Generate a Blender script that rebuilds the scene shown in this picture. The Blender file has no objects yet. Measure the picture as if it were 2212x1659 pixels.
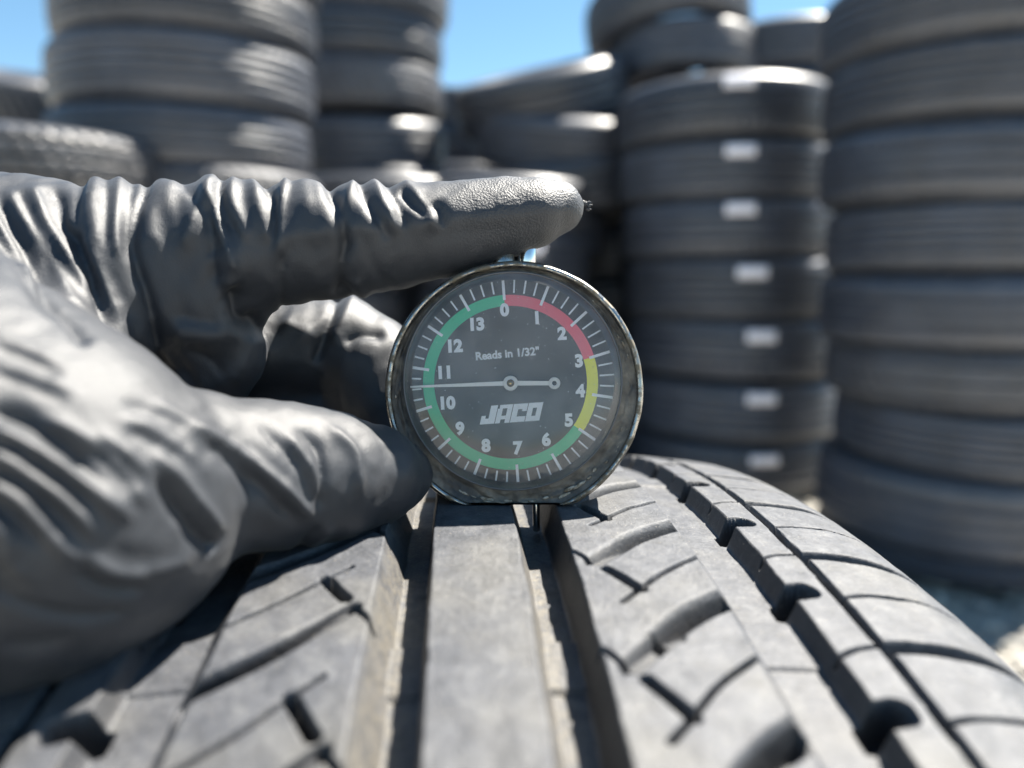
import bpy, bmesh, math, random
import numpy as np
from mathutils import Vector, Matrix
random.seed(7)
rng = np.random.default_rng(11)
S = bpy.context.scene
COL = S.collection

# ------------------------------------------------------------------ camera
FPX = 1659.0; PCX = 1106.0; PCY = 829.5            # focal length and centre in a 2212 px wide frame
PITCH = math.radians(8.7)
CAMH = 0.705
cam_d = bpy.data.cameras.new('camera'); cam = bpy.data.objects.new('camera', cam_d); COL.objects.link(cam)
cam.location = (0, 0, CAMH); cam.rotation_euler = (math.pi/2 - PITCH, 0, 0)
cam_d.sensor_width = 36; cam_d.lens = 36*FPX/2212
cam_d.clip_start = 0.01; cam_d.clip_end = 500
cam_d.dof.use_dof = True; cam_d.dof.focus_distance = 0.1475
cam_d.dof.aperture_fstop = cam_d.lens/3.3
S.camera = cam

# ------------------------------------------------------------------ sky and sun
SUN_EL = math.radians(57); SUN_AZ = (0.785, 0.619)
sd = Vector((SUN_AZ[0]*math.cos(SUN_EL), SUN_AZ[1]*math.cos(SUN_EL), math.sin(SUN_EL))).normalized()
w = bpy.data.worlds.new('World'); S.world = w; w.use_nodes = True
nt = w.node_tree; nt.nodes.clear()
sky = nt.nodes.new('ShaderNodeTexSky'); sky.sky_type = 'NISHITA'; sky.sun_disc = False
sky.sun_elevation = SUN_EL; sky.sun_rotation = math.atan2(sd.x, sd.y)
sky.air_density = 0.9; sky.dust_density = 0.15; sky.ozone_density = 2.2; sky.altitude = 300
bg = nt.nodes.new('ShaderNodeBackground'); bg.inputs[1].default_value = 0.051
wo = nt.nodes.new('ShaderNodeOutputWorld')
hs = nt.nodes.new('ShaderNodeHueSaturation'); hs.inputs['Saturation'].default_value = 1.08; hs.inputs['Hue'].default_value = 0.485
nt.links.new(sky.outputs[0], hs.inputs['Color']); nt.links.new(hs.outputs[0], bg.inputs[0]); nt.links.new(bg.outputs[0], wo.inputs[0])
sl = bpy.data.lights.new('sun', 'SUN'); sl.energy = 5.0; sl.angle = math.radians(0.53); sl.color = (1, 0.945, 0.85)
so = bpy.data.objects.new('sun', sl); COL.objects.link(so)
so.rotation_euler = sd.to_track_quat('Z', 'Y').to_euler()
S.view_settings.view_transform = 'Standard'; S.view_settings.look = 'None'
S.view_settings.exposure = 1.95; S.view_settings.gamma = 1.0

# ------------------------------------------------------------------ helpers
CP, SP = math.cos(PITCH), math.sin(PITCH)
def W(px, py, D):
    """point seen at photo position (px,py) at depth D (metres) along the camera axis"""
    x = (px-PCX)/FPX*D; v = -(py-PCY)/FPX*D
    return Vector((x, D*CP + v*SP, CAMH - D*SP + v*CP))
def to_px(P):
    y = P[:, 1]; z = P[:, 2]-CAMH
    D = y*CP - z*SP; v = y*SP + z*CP
    return PCX + FPX*P[:, 0]/D, PCY - FPX*v/D, D
def tag(o, label=None, cat=None, group=None, kind=None):
    if label: o['label'] = label
    if cat: o['category'] = cat
    if group: o['group'] = group
    if kind: o['kind'] = kind
    return o
def empty(name, loc=(0, 0, 0)):
    o = bpy.data.objects.new(name, None); o.location = loc; o.empty_display_size = 0.02; COL.objects.link(o); return o
def link(name, me, parent=None, mat=None):
    o = bpy.data.objects.new(name, me); COL.objects.link(o)
    if parent is not None: o.parent = parent
    if mat is not None: me.materials.append(mat)
    return o
def mesh_np(name, V, Q, smooth=True):
    me = bpy.data.meshes.new(name)
    V = np.asarray(V, np.float32); Q = np.asarray(Q, np.int32); n = len(Q); k = Q.shape[1]
    me.vertices.add(len(V)); me.vertices.foreach_set('co', V.ravel())
    me.loops.add(n*k); me.loops.foreach_set('vertex_index', Q.ravel())
    me.polygons.add(n); me.polygons.foreach_set('loop_start', np.arange(0, n*k, k, dtype=np.int32))
    me.polygons.foreach_set('loop_total', np.full(n, k, np.int32))
    me.polygons.foreach_set('use_smooth', np.full(n, smooth, bool))
    me.update(calc_edges=True); me.validate(); return me
def grid_quads(nr, nc, wrap_r=False, wrap_c=False):
    r = np.arange(nr if wrap_r else nr-1); c = np.arange(nc if wrap_c else nc-1)
    R, C = np.meshgrid(r, c, indexing='ij'); R2 = (R+1) % nr; C2 = (C+1) % nc
    return np.stack([R*nc+C, R*nc+C2, R2*nc+C2, R2*nc+C], -1).reshape(-1, 4)
def hash3(ix, iy, iz, seed=0):
    n = (ix.astype(np.int64)*374761393 + iy.astype(np.int64)*668265263 + iz.astype(np.int64)*2147483647 + seed*97531) & 0xffffffff
    n = ((n ^ (n >> 13))*1274126177) & 0xffffffff
    n = (n ^ (n >> 16)) & 0xffff
    return n.astype(np.float32)/32768.0 - 1.0
def vnoise(x, y, z, seed=0):
    x = np.asarray(x, np.float64); y = np.asarray(y, np.float64)+0*x; z = np.asarray(z, np.float64)+0*x
    ix, iy, iz = np.floor(x), np.floor(y), np.floor(z)
    fx, fy, fz = x-ix, y-iy, z-iz
    fx = fx*fx*(3-2*fx); fy = fy*fy*(3-2*fy); fz = fz*fz*(3-2*fz)
    r = 0
    for a in (0, 1):
        for b in (0, 1):
            for c in (0, 1):
                r = r + hash3(ix+a, iy+b, iz+c, seed)*(fx if a else 1-fx)*(fy if b else 1-fy)*(fz if c else 1-fz)
    return r
def sstep(a, b, x):
    t = np.clip((x-a)/(b-a), 0, 1); return t*t*(3-2*t)
def seg_dist(X, Y, pts):
    """distance to a polyline, signed side and position along it (0..1)"""
    best = np.full(X.shape, 1e9); side = np.zeros(X.shape); al = np.zeros(X.shape)
    pts = [np.array(p, float) for p in pts]
    L = [np.linalg.norm(pts[i+1]-pts[i]) for i in range(len(pts)-1)]; T = sum(L); acc = 0
    for i in range(len(pts)-1):
        a, b = pts[i], pts[i+1]; d = b-a; l2 = (d@d)+1e-12
        t = np.clip(((X-a[0])*d[0]+(Y-a[1])*d[1])/l2, 0, 1)
        ex = X-(a[0]+t*d[0]); ey = Y-(a[1]+t*d[1]); q = np.hypot(ex, ey)
        m = q < best
        best = np.where(m, q, best); side = np.where(m, np.sign(d[0]*ey-d[1]*ex), side)
        al = np.where(m, (acc+t*L[i])/T, al); acc += L[i]
    return best, side, al
def smooth_line(pts, n=6):
    """Catmull-Rom through the points"""
    P = [np.array(p, float) for p in pts]
    if len(P) < 3: return P
    P = [2*P[0]-P[1]]+P+[2*P[-1]-P[-2]]; out = []
    for i in range(1, len(P)-2):
        for k in range(n):
            t = k/n; a, b, c, d = P[i-1:i+3]
            out.append(0.5*((2*b)+(-a+c)*t+(2*a-5*b+4*c-d)*t*t+(-a+3*b-3*c+d)*t**3))
    out.append(P[-2]); return out

# ------------------------------------------------------------------ materials
class NT:
    def __init__(s, name):
        s.m = bpy.data.materials.new(name); s.m.use_nodes = True; s.t = s.m.node_tree; s.t.nodes.clear()
        s.out = s.n('ShaderNodeOutputMaterial'); s.b = s.n('ShaderNodeBsdfPrincipled'); s.l(s.b, 0, s.out, 0)
        s.tc = s.n('ShaderNodeTexCoord')
    def n(s, t, **k):
        x = s.t.nodes.new(t)
        for a, v in k.items(): setattr(x, a, v)
        return x
    def l(s, a, i, b, j): s.t.links.new(a.outputs[i], b.inputs[j])
    def noise(s, scale, detail=4, rough=0.6, vec=None, sx=None):
        x = s.n('ShaderNodeTexNoise'); x.inputs['Scale'].default_value = scale; x.inputs['Detail'].default_value = detail
        x.inputs['Roughness'].default_value = rough
        if sx:
            mp = s.n('ShaderNodeMapping'); mp.inputs['Scale'].default_value = sx; s.l(s.tc, 'Object', mp, 0); s.l(mp, 0, x, 'Vector')
        else: s.l(s.tc, 'Object', x, 'Vector')
        return x
    def ramp(s, src, i, pos):
        r = s.n('ShaderNodeValToRGB'); s.l(src, i, r, 0)
        e = r.color_ramp.elements
        while len(e) < len(pos): e.new(0.5)
        for k, (p, c) in enumerate(pos):
            e[k].position = p
            e[k].color = (c, c, c, 1) if not isinstance(c, tuple) else (*c, 1)
        return r
    def mix(s, fac, a, b):
        x = s.n('ShaderNodeMix', data_type='RGBA')
        for j, v in ((0, fac), (6, a), (7, b)):
            if isinstance(v, tuple) and len(v) == 2 and hasattr(v[0], 'outputs'): s.l(v[0], v[1], x, j)
            elif isinstance(v, tuple): x.inputs[j].default_value = (*v, 1)
            else: x.inputs[j].default_value = v
        return x
    def bump(s, src, i, strength, dist, prev=None):
        x = s.n('ShaderNodeBump'); x.inputs['Strength'].default_value = strength; x.inputs['Distance'].default_value = dist
        s.l(src, i, x, 'Height')
        if prev: s.l(prev, 0, x, 'Normal')
        s.l(x, 0, s.b, 'Normal'); return x
def simple(name, col, rough=0.5, metal=0.0, spec=0.5):
    k = NT(name); k.b.inputs['Base Color'].default_value = (*col, 1); k.b.inputs['Roughness'].default_value = rough
    k.b.inputs['Metallic'].default_value = metal; k.b.inputs['Specular IOR Level'].default_value = spec; return k.m

def mat_tread():
    k = NT('worn_tread_rubber')
    a = k.noise(260, 6, 0.65); b = k.noise(1500, 3, 0.7); c = k.noise(60, 3, 0.5)
    base = k.ramp(a, 0, [(0.30, (0.033, 0.036, 0.043)), (0.52, (0.060, 0.063, 0.072)), (0.75, (0.108, 0.110, 0.114))])
    warm = k.ramp(c, 0, [(0.45, 0.0), (0.7, 0.45)])
    m1 = k.mix((warm, 0), (base, 0), (0.105, 0.100, 0.088))
    grain = k.ramp(b, 0, [(0.35, 0.75), (0.62, 1.12)])
    mm = k.n('ShaderNodeMix', data_type='RGBA', blend_type='MULTIPLY'); mm.inputs[0].default_value = 1
    k.l(m1, 2, mm, 6); k.l(grain, 0, mm, 7)
    # pale sand lodged on the groove walls and floors
    at = k.n('ShaderNodeAttribute', attribute_name='sand'); s2 = k.noise(700, 5, 0.75)
    mul = k.n('ShaderNodeMath', operation='MULTIPLY'); sr = k.ramp(s2, 0, [(0.40, 0.1), (0.70, 0.9)])
    k.l(at, 'Fac', mul, 0); k.l(sr, 0, mul, 1)
    m2 = k.mix((mul, 0), (mm, 2), (0.150, 0.135, 0.108))
    # shade painted into the rubber colour of groove walls, slots and sipes
    at2 = k.n('ShaderNodeAttribute', attribute_name='recess_shade')
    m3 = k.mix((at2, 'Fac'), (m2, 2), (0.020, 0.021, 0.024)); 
    sp = k.noise(5200, 1, 0.5); spr = k.ramp(sp, 0, [(0.74, 0.0), (0.78, 1.0)])
    m4 = k.mix((spr, 0), (m3, 2), (0.55, 0.48, 0.36))
    k.l(m4, 2, k.b, 'Base Color'); k.b.inputs['Roughness'].default_value = 0.62; k.b.inputs['Specular IOR Level'].default_value = 0.45
    x = k.bump(a, 0, 0.35, 0.0006); x = k.bump(b, 0, 0.5, 0.00025, x); k.bump(k.noise(90, 4, 0.6, sx=(3, 0.6, 3)), 0, 0.25, 0.0008, x)
    return k.m
def mat_tyre(name, col, dusty, seed=0):
    k = NT(name)
    oi = k.n('ShaderNodeObjectInfo'); n1 = k.noise(9, 6, 0.65); n2 = k.noise(80, 4, 0.7)
    lo = tuple(c*0.75 for c in col)
    m = k.mix((k.ramp(n1, 0, [(0.35, 0.0), (0.7, 1.0)]), 0), lo, tuple(c*1.25 for c in col))
    d = k.ramp(n2, 0, [(0.5, 0.0), (0.75, dusty)])
    m2 = k.mix((d, 0), (m, 2), (0.24, 0.21, 0.17))
    hs = k.n('ShaderNodeHueSaturation'); k.l(m2, 2, hs, 'Color')
    mr = k.n('ShaderNodeMapRange'); mr.inputs['To Min'].default_value = 0.7; mr.inputs['To Max'].default_value = 1.3
    k.l(oi, 'Random', mr, 0); k.l(mr, 0, hs, 'Value')
    k.l(hs, 0, k.b, 'Base Color'); k.b.inputs['Roughness'].default_value = 0.44; k.b.inputs['Specular IOR Level'].default_value = 0.8
    k.bump(n2, 0, 0.3, 0.002); return k.m
def mat_glove():
    k = NT('black_nitrile')
    g = k.noise(3800, 3, 0.75); v = k.n('ShaderNodeTexVoronoi'); v.inputs['Scale'].default_value = 2300; k.l(k.tc, 'Object', v, 'Vector')
    at = k.n('ShaderNodeAttribute', attribute_name='texture_tip')
    c = k.mix((k.ramp(k.noise(120, 4, 0.6), 0, [(0.35, 0.0), (0.75, 1.0)]), 0), (0.013, 0.016, 0.022), (0.024, 0.027, 0.034))
    # white dust rubbed into the fingers
    d = k.ramp(k.noise(900, 5, 0.8), 0, [(0.66, 0.0), (0.74, 0.35)])
    c2 = k.mix((d, 0), (c, 2), (0.22, 0.22, 0.23)); k.l(c2, 2, k.b, 'Base Color')
    k.b.inputs['Roughness'].default_value = 0.53; k.b.inputs['Specular IOR Level'].default_value = 0.68
    k.b.inputs['Sheen Weight'].default_value = 0.05; k.b.inputs['Sheen Roughness'].default_value = 0.5
    x = k.bump(g, 0, 0.7, 0.00012)
    bb = k.n('ShaderNodeBump'); bb.inputs['Distance'].default_value = 0.0004; k.l(v, 0, bb, 'Height'); k.l(x, 0, bb, 'Normal'); k.l(at, 'Fac', bb, 'Strength')
    k.l(bb, 0, k.b, 'Normal'); return k.m
def mat_case():
    k = NT('scuffed_chrome')
    n = k.noise(380, 6, 0.7); r = k.ramp(n, 0, [(0.42, 0.0), (0.58, 1.0)])
    c = k.mix((r, 0), (0.36, 0.355, 0.34), (0.14, 0.12, 0.085)); k.l(c, 2, k.b, 'Base Color')
    ro = k.ramp(n, 0, [(0.42, 0.2), (0.60, 0.7)]); k.l(ro, 0, k.b, 'Roughness')
    me = k.ramp(n, 0, [(0.50, 1.0), (0.62, 0.15)]); k.l(me, 0, k.b, 'Metallic')
    k.bump(n, 0, 0.25, 0.0002); return k.m
def mat_grime():
    k = NT('grimy_bezel')
    n = k.noise(190, 9, 0.62); n2 = k.noise(110, 4, 0.6)
    base = k.ramp(n, 0, [(0.25, (0.025, 0.025, 0.027)), (0.42, (0.10, 0.093, 0.082)), (0.56, (0.19, 0.17, 0.14)), (0.70, (0.33, 0.30, 0.25))])
    c = k.mix((k.ramp(n2, 0, [(0.45, 0.0), (0.62, 0.75)]), 0), (base, 0), (0.02, 0.021, 0.025)); k.l(c, 2, k.b, 'Base Color')
    k.l(k.ramp(n, 0, [(0.3, 0.32), (0.7, 0.8)]), 0, k.b, 'Roughness')
    k.bump(n, 0, 0.8, 0.0006); return k.m
def mat_crystal():
    k = NT('hazy_crystal'); t = k.n('ShaderNodeBsdfTransparent'); g = k.n('ShaderNodeBsdfGlossy'); d = k.n('ShaderNodeBsdfDiffuse')
    g.inputs['Roughness'].default_value = 0.04; d.inputs[0].default_value = (0.8, 0.8, 0.8, 1)
    n = k.noise(90, 5, 0.6); sc = k.noise(1100, 4, 0.75, sx=(1, 1, 4)); sp = k.noise(3300, 1)
    h = k.ramp(n, 0, [(0.3, 0.06), (0.7, 0.19)])
    s2 = k.ramp(sc, 0, [(0.60, 0.0), (0.72, 0.16)]); s3 = k.ramp(sp, 0, [(0.76, 0.0), (0.79, 0.6)])
    a = k.n('ShaderNodeMath', operation='ADD'); k.l(h, 0, a, 0); k.l(s2, 0, a, 1)
    a2 = k.n('ShaderNodeMath', operation='ADD'); k.l(a, 0, a2, 0); k.l(s3, 0, a2, 1)
    m1 = k.n('ShaderNodeMixShader'); k.l(a2, 0, m1, 0); k.l(t, 0, m1, 1); k.l(d, 0, m1, 2)
    fr = k.n('ShaderNodeFresnel'); fr.inputs[0].default_value = 1.5
    m2 = k.n('ShaderNodeMixShader'); k.l(fr, 0, m2, 0); k.l(m1, 0, m2, 1); k.l(g, 0, m2, 2)
    k.l(m2, 0, k.out, 0); return k.m
def mat_ground():
    k = NT('gravel_ground')
    v = k.n('ShaderNodeTexVoronoi'); v.inputs['Scale'].default_value = 55; k.l(k.tc, 'Object', v, 'Vector')
    n = k.noise(6, 8, 0.7); n2 = k.noise(180, 5, 0.7)
    c = k.mix((k.ramp(n2, 0, [(0.35, 0.0), (0.65, 1.0)]), 0), (0.24, 0.24, 0.235), (0.48, 0.45, 0.39))
    c2 = k.mix((k.ramp(n, 0, [(0.4, 0.0), (0.65, 0.6)]), 0), (c, 2), (0.30, 0.26, 0.20)); k.l(c2, 2, k.b, 'Base Color')
    k.b.inputs['Roughness'].default_value = 0.9
    x = k.bump(v, 0, 0.8, 0.01); k.bump(n2, 0, 0.5, 0.004, x); return k.m
def mat_stone():
    k = NT('pale_stone'); oi = k.noise(14, 2, 0.5); n = k.noise(160, 5, 0.7)
    c = k.mix((k.ramp(oi, 0, [(0.35, 0.0), (0.65, 1.0)]), 0), (0.32, 0.31, 0.30), (0.55, 0.51, 0.43))
    c2 = k.mix((k.ramp(n, 0, [(0.4, 0.0), (0.7, 0.5)]), 0), (c, 2), (0.5, 0.44, 0.34)); k.l(c2, 2, k.b, 'Base Color')
    k.b.inputs['Roughness'].default_value = 0.85; k.bump(n, 0, 0.5, 0.003); return k.m
M_TREAD = mat_tread(); M_GLOVE = mat_glove(); M_CASE = mat_case(); M_GRIME = mat_grime(); M_CRYSTAL = mat_crystal()
M_GROUND = mat_ground(); M_STONE = mat_stone()
M_TYRES = [mat_tyre('tyre_rubber', (0.045, 0.053, 0.072), 0.30), mat_tyre('tyre_rubber_brown', (0.057, 0.061, 0.074), 0.4), mat_tyre('tyre_rubber_dark', (0.036, 0.043, 0.060), 0.25)]
M_SIDE = mat_tyre('sidewall_rubber', (0.048, 0.055, 0.071), 0.35)
M_STICKER = simple('white_sticker', (0.95, 0.93, 1.0), 0.3)

# ------------------------------------------------------------------ ground
def build_ground():
    n = 121; xs = np.sinh(np.linspace(-6.2, 6.2, n))*0.8; ys = np.sinh(np.linspace(-6.2, 6.2, n))*0.8+1.2
    X, Y = np.meshgrid(xs, ys); Z = 0.012*vnoise(X*2.2, Y*2.2, 0*X)+0.008*vnoise(X*7, Y*7, 0*X, 3)
    Z = np.where(np.hypot(X, Y) > 12, 0, Z)-0.012
    tag(link('ground', mesh_np('ground', np.c_[X.ravel(), Y.ravel(), Z.ravel()], grid_quads(n, n)), None, M_GROUND), kind='structure')
    bm = bmesh.new(); bmesh.ops.create_icosphere(bm, subdivisions=1, radius=1)
    v0 = np.array([v.co[:] for v in bm.verts]); f0 = np.array([[v.index for v in f.verts] for f in bm.faces]); bm.free()
    V = []; Fs = []; k = 0
    for i in range(5200):
        x = rng.uniform(-0.7, 2.6); y = rng.uniform(0.35, 2.6)
        r = rng.choice([0.006, 0.009, 0.012, 0.018], p=[.4, .35, .2, .05])*rng.uniform(.7, 1.3)
        a = rng.uniform(0, 6.28); q = v0*(1+0.28*rng.standard_normal((len(v0), 1)))*np.array([r*rng.uniform(.8, 1.4), r, r*rng.uniform(.5, .8)])
        c, s = math.cos(a), math.sin(a)
        q = np.c_[q[:, 0]*c-q[:, 1]*s, q[:, 0]*s+q[:, 1]*c, q[:, 2]]+np.array([x, y, -0.004+r*0.3])
        V.append(q); Fs.append(f0+k); k += len(v0)
    tag(link('gravel', mesh_np('gravel', np.vstack(V), np.vstack(Fs), False), None, M_STONE), 'loose pale gravel scattered over the yard between the tyre stacks', 'gravel', kind='stuff')
build_ground()

# ------------------------------------------------------------------ stacked tyres
def tyre_meshes(R, h, style):
    """tread band and the two sidewalls (with bead) of a tyre lying flat, axis along z"""
    ri = R*0.62; sh = 0.018
    hw = h/2; seg = 144
    # tread band, from the lower to the upper shoulder
    zs = np.linspace(-hw*0.80, hw*0.80, 49); prof = []
    for z in zs:
        t = abs(z)/hw; d = 0.007*t*t+0.038*max(0, t-0.52)**1.7
        prof.append((R-d, z))
    prof = np.array(prof)
    A = np.linspace(0, 2*math.pi, seg*2, endpoint=False)
    P, Z = [], []
    gro = {0: (-.42, -.14, .14, .42), 1: (-.5, 0.0, .5), 2: (-.35, .0, .35)}[style]
    rr = np.repeat(prof[None, :, 0], len(A), 0); zz = np.repeat(prof[None, :, 1], len(A), 0)
    AA = np.repeat(A[:, None], len(prof), 1)
    for g in gro: rr = rr-0.010*np.exp(-((zz/hw-g)/0.05)**4)
    if style == 0: lat = (np.abs(((AA*36/math.pi+np.abs(zz/hw)*1.5) % 1)-.5) < .09)*(np.abs(zz/hw) > .40)*0.007
    elif style == 1: lat = (np.abs(((AA*30/math.pi+zz/hw*1.2) % 1)-.5) < .12)*0.006
    else: lat = (np.abs(((AA*36/math.pi) % 1)-.5) < .08)*(np.abs(zz/hw) > .35)*0.005
    rr = rr-lat
    V = np.stack([rr*np.cos(AA), rr*np.sin(AA), zz], -1).reshape(-1, 3)
    tread = mesh_np('tread', V, grid_quads(len(A), len(prof), wrap_r=True))
    # sidewall profile (upper), mirrored for the lower
    re, ze = prof[-1]
    pts = [(re, ze), (re-.006, hw*.88), (re-.015, hw*.96), (re-.024, hw*1.0), (re-.028, hw*1.0), (re-.045, hw*1.03), (re-.07, hw*1.01), (re-.09, hw*.93), (ri+.012, hw*.82), (ri, hw*.74), (ri+.001, hw*.66), (ri+.03, hw*.72), (re-.06, hw*.86), (re-.03, hw*.7), (re-.022, 0)]
    pts = np.array(pts)
    def wall(sgn):
        q = pts*np.array([1, sgn]); B = np.linspace(0, 2*math.pi, seg, endpoint=False)
        V = np.stack([np.outer(np.cos(B), q[:, 0]), np.outer(np.sin(B), q[:, 0]), np.repeat(q[None, :, 1], seg, 0)], -1).reshape(-1, 3)
        Q = grid_quads(seg, len(q), wrap_r=True)
        return mesh_np('sidewall', V, Q if sgn > 0 else Q[:, ::-1])
    return tread, wall(1), wall(-1)
TM = {}
for st in range(3):
    tr, a, b = tyre_meshes(0.32, 0.19, st)
    tr.materials.append(M_TYRES[st]); a.materials.append(M_SIDE); b.materials.append(M_SIDE); TM[st] = (tr, a, b)
def sticker_mesh(R, wid, hei):
    n = 9; a = np.linspace(-wid/2/R, wid/2/R, n); V = []
    for r in (R+0.0012, R+0.0004):
        for z in (-hei/2, hei/2):
            for t in a: V.append((r*math.cos(t), r*math.sin(t), z))
    Q = []
    for i in range(n-1):
        Q += [(i, i+1, n+i+1, n+i), (2*n+i, 3*n+i, 3*n+i+1, 2*n+i+1), (i, 2*n+i, 2*n+i+1, i+1), (n+i, n+i+1, 3*n+i+1, 3*n+i)]
    Q += [(0, n, 3*n, 2*n), (n-1, 3*n-1-0, 0, 0)][:1]; Q += [(n-1, 3*n-1, 4*n-1, 2*n-1)]
    return mesh_np('sticker', V, Q)
ST = sticker_mesh(0.32, 0.080, 0.036); ST.materials.append(M_STICKER)
def zat(py, Yf):
    v = (py-PCY)/FPX; return CAMH - Yf*(SP+v*CP)/(CP-v*SP)
def place_tyre(px, Y, R, ztop, zbot, label, group, style=0, tilt=None, sticker=None):
    mid = (ztop+zbot)/2; v_cam = CP*Y+(CAMH-mid)*SP
    x = (px-PCX)/FPX*v_cam
    t = empty('tyre', (x, Y, mid)); h = ztop-zbot
    t.scale = (R/0.32, R/0.32, h/0.19)
    if tilt: t.rotation_euler = (math.radians(tilt[0]), math.radians(tilt[1]), rng.uniform(0, 6.28) if len(tilt) < 3 else tilt[2])
    else: t.rotation_euler = (math.radians(rng.uniform(-1, 1)), math.radians(rng.uniform(-1, 1)), rng.uniform(0, 6.28))
    tag(t, label, 'tyre', group)
    for nme, me in zip(('tread', 'sidewall', 'sidewall'), TM[style]): link(nme, me, t)
    if sticker is not None:
        s = link('sticker', ST, t); ang = -math.pi/2 - t.rotation_euler[2] + sticker[0]
        s.rotation_euler = (0, 0, ang); s.location = (0, 0, sticker[1])
        s['label'] = 'small white paper sticker with rounded glare'
    return t
ORD = ['top', 'second', 'third', 'fourth', 'fifth', 'sixth', 'seventh', 'eighth', 'ninth', 'tenth']
def stack(desc, group, Y, R, ys, pxs, style=0, tilts=None, stickers=None, label_fn=None, hfix=0.185):
    """ys: photo heights of the joints between tyres, from the top down; goes on to the ground with tyres of height hfix"""
    Yf = Y-R; zs = [zat(y, Yf) for y in ys]
    if zs[-1] > 0.02:
        n = max(1, round(zs[-1]/hfix)); z0 = zs[-1]
        zs += [z0*(1-(i+1)/n) for i in range(n)]
    n = len(zs)-1
    for i in range(n):
        px = pxs[min(i, len(pxs)-1)]+(rng.uniform(-4, 4) if i >= len(pxs) else 0)
        lab = ('%s tyre down %s' % (ORD[i], desc)) if i else ('top tyre of %s' % desc)
        st = (stickers or {}).get(i)
        place_tyre(px, Y, R*(1+rng.uniform(-.012, .012)), zs[i], zs[i+1]-0.001, lab, group, style if not isinstance(style, (list, tuple)) else style[i % len(style)], (tilts or {}).get(i), st)
# right edge stack
stack('the big stack cut by the right edge', 'tyres stacked at the right edge', 1.88, 0.315, [-140, 55, 238, 427, 592, 765, 905, 1050, 1235], [2080, 2085, 2075, 2080, 2068, 2075, 2095, 2050, 2040], style=[0, 0, 2, 0, 2, 1, 0, 2])
# the stack with the column of stickers
stack('the stack with a column of white stickers', 'tyres in the stack with stickers', 2.55, 0.342, [150, 292, 425, 558, 695, 832, 965, 1080], [1560, 1563, 1570, 1580, 1586, 1580, 1574], style=[2, 0],
      stickers={0: (-.13, .060), 1: (-.13, .050), 2: (-.16, .056), 3: (-.11, .050), 4: (-.06, .045), 5: (-.03, .055), 6: (.03, .048)})
# leaning tyre thrown on top of that stack
place_tyre(1440, 3.12, 0.312, zat(-75, 2.8), zat(50, 2.8), 'upper of two askew tyres behind the stickered stack, right side tipped up', 'askew tyres behind the stickered stack', 1, (2, -14), (.05, .0))
place_tyre(1478, 3.10, 0.300, zat(52, 2.8), zat(168, 2.8), 'lower of two askew tyres behind the stickered stack, just above its top', 'askew tyres behind the stickered stack', 0, (2, -10))
stack('the hidden stack behind the stickered one', 'askew tyres behind the stickered stack', 3.1, 0.31, [172, 290, 400], [1490, 1492], style=[0, 2])
# left stacks
stack('the tall stack at upper left', 'tyres in the tall stack at upper left', 2.12, 0.325, [-190, -100, 40, 203, 350, 495], [410, 410, 405, 400, 432, 442], style=[1, 0, 0, 2])
stack('the low sunlit stack by the left edge', 'tyres in the low stack at the left edge', 1.80, 0.325, [252, 405], [38, 30], style=[1, 0])
stack('the stack just right of the tall left one', 'tyres in the narrow second stack from the left', 2.95, 0.325, [-150, -5, 105, 225, 352, 470], [775, 765, 765, 775, 812, 800, 790], style=[0, 2, 1], tilts={3: (2, 5)})
place_tyre(20, 3.1, 0.33, zat(112, 2.8), zat(235, 2.8), 'sunlit tyre tipped over at the far left behind the low stack', 'loose tyres behind the stacks', 1, (10, 10))
stack('the stack behind the low left one', 'tyres behind the low left stack', 3.3, 0.32, [235, 330], [60, 70], style=[0])
# the leaning pile in the middle
M = 'tyres in the leaning pile in the middle'
place_tyre(1168, 2.92, 0.318, zat(98, 2.6), zat(228, 2.6), 'top tyre of the leaning middle pile, tipped up to the right against the sky', M, 2, (2, -19))
place_tyre(1214, 2.88, 0.325, zat(205, 2.56), zat(328, 2.56), 'second tyre of the leaning middle pile, with a sunlit oval on its right shoulder', M, 0, (1, -13))
place_tyre(1212, 2.86, 0.32, zat(318, 2.55), zat(435, 2.55), 'third tyre of the leaning middle pile, just above the gloved fingertip', M, 2, (2, -10))
stack('the lower middle pile behind the gauge', 'tyres behind the gauge', 2.85, 0.32, [455, 560, 680], [1120, 1080, 1085], style=[0, 1])
place_tyre(1095, 2.55, 0.26, zat(372, 2.3), zat(500, 2.3), 'sunlit tyre right behind the gloved fingertip', 'tyres behind the gauge', 1, (1, -2))
place_tyre(1090, 2.56, 0.28, zat(500, 2.3), zat(625, 2.3), 'tyre with a white sticker seen between fingertip and gauge', 'tyres behind the gauge', 0, (0, 1), (.30, .03))
stack('the stack under that sticker tyre', 'tyres behind the gauge', 2.56, 0.28, [626, 750, 870], [1085, 1090], style=[0, 1])
stack('the stack right behind the index finger', 'tyres in the stack behind the index finger', 2.62, 0.30, [372, 500, 628, 750], [820, 700, 690, 700], style=[1, 2])
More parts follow.
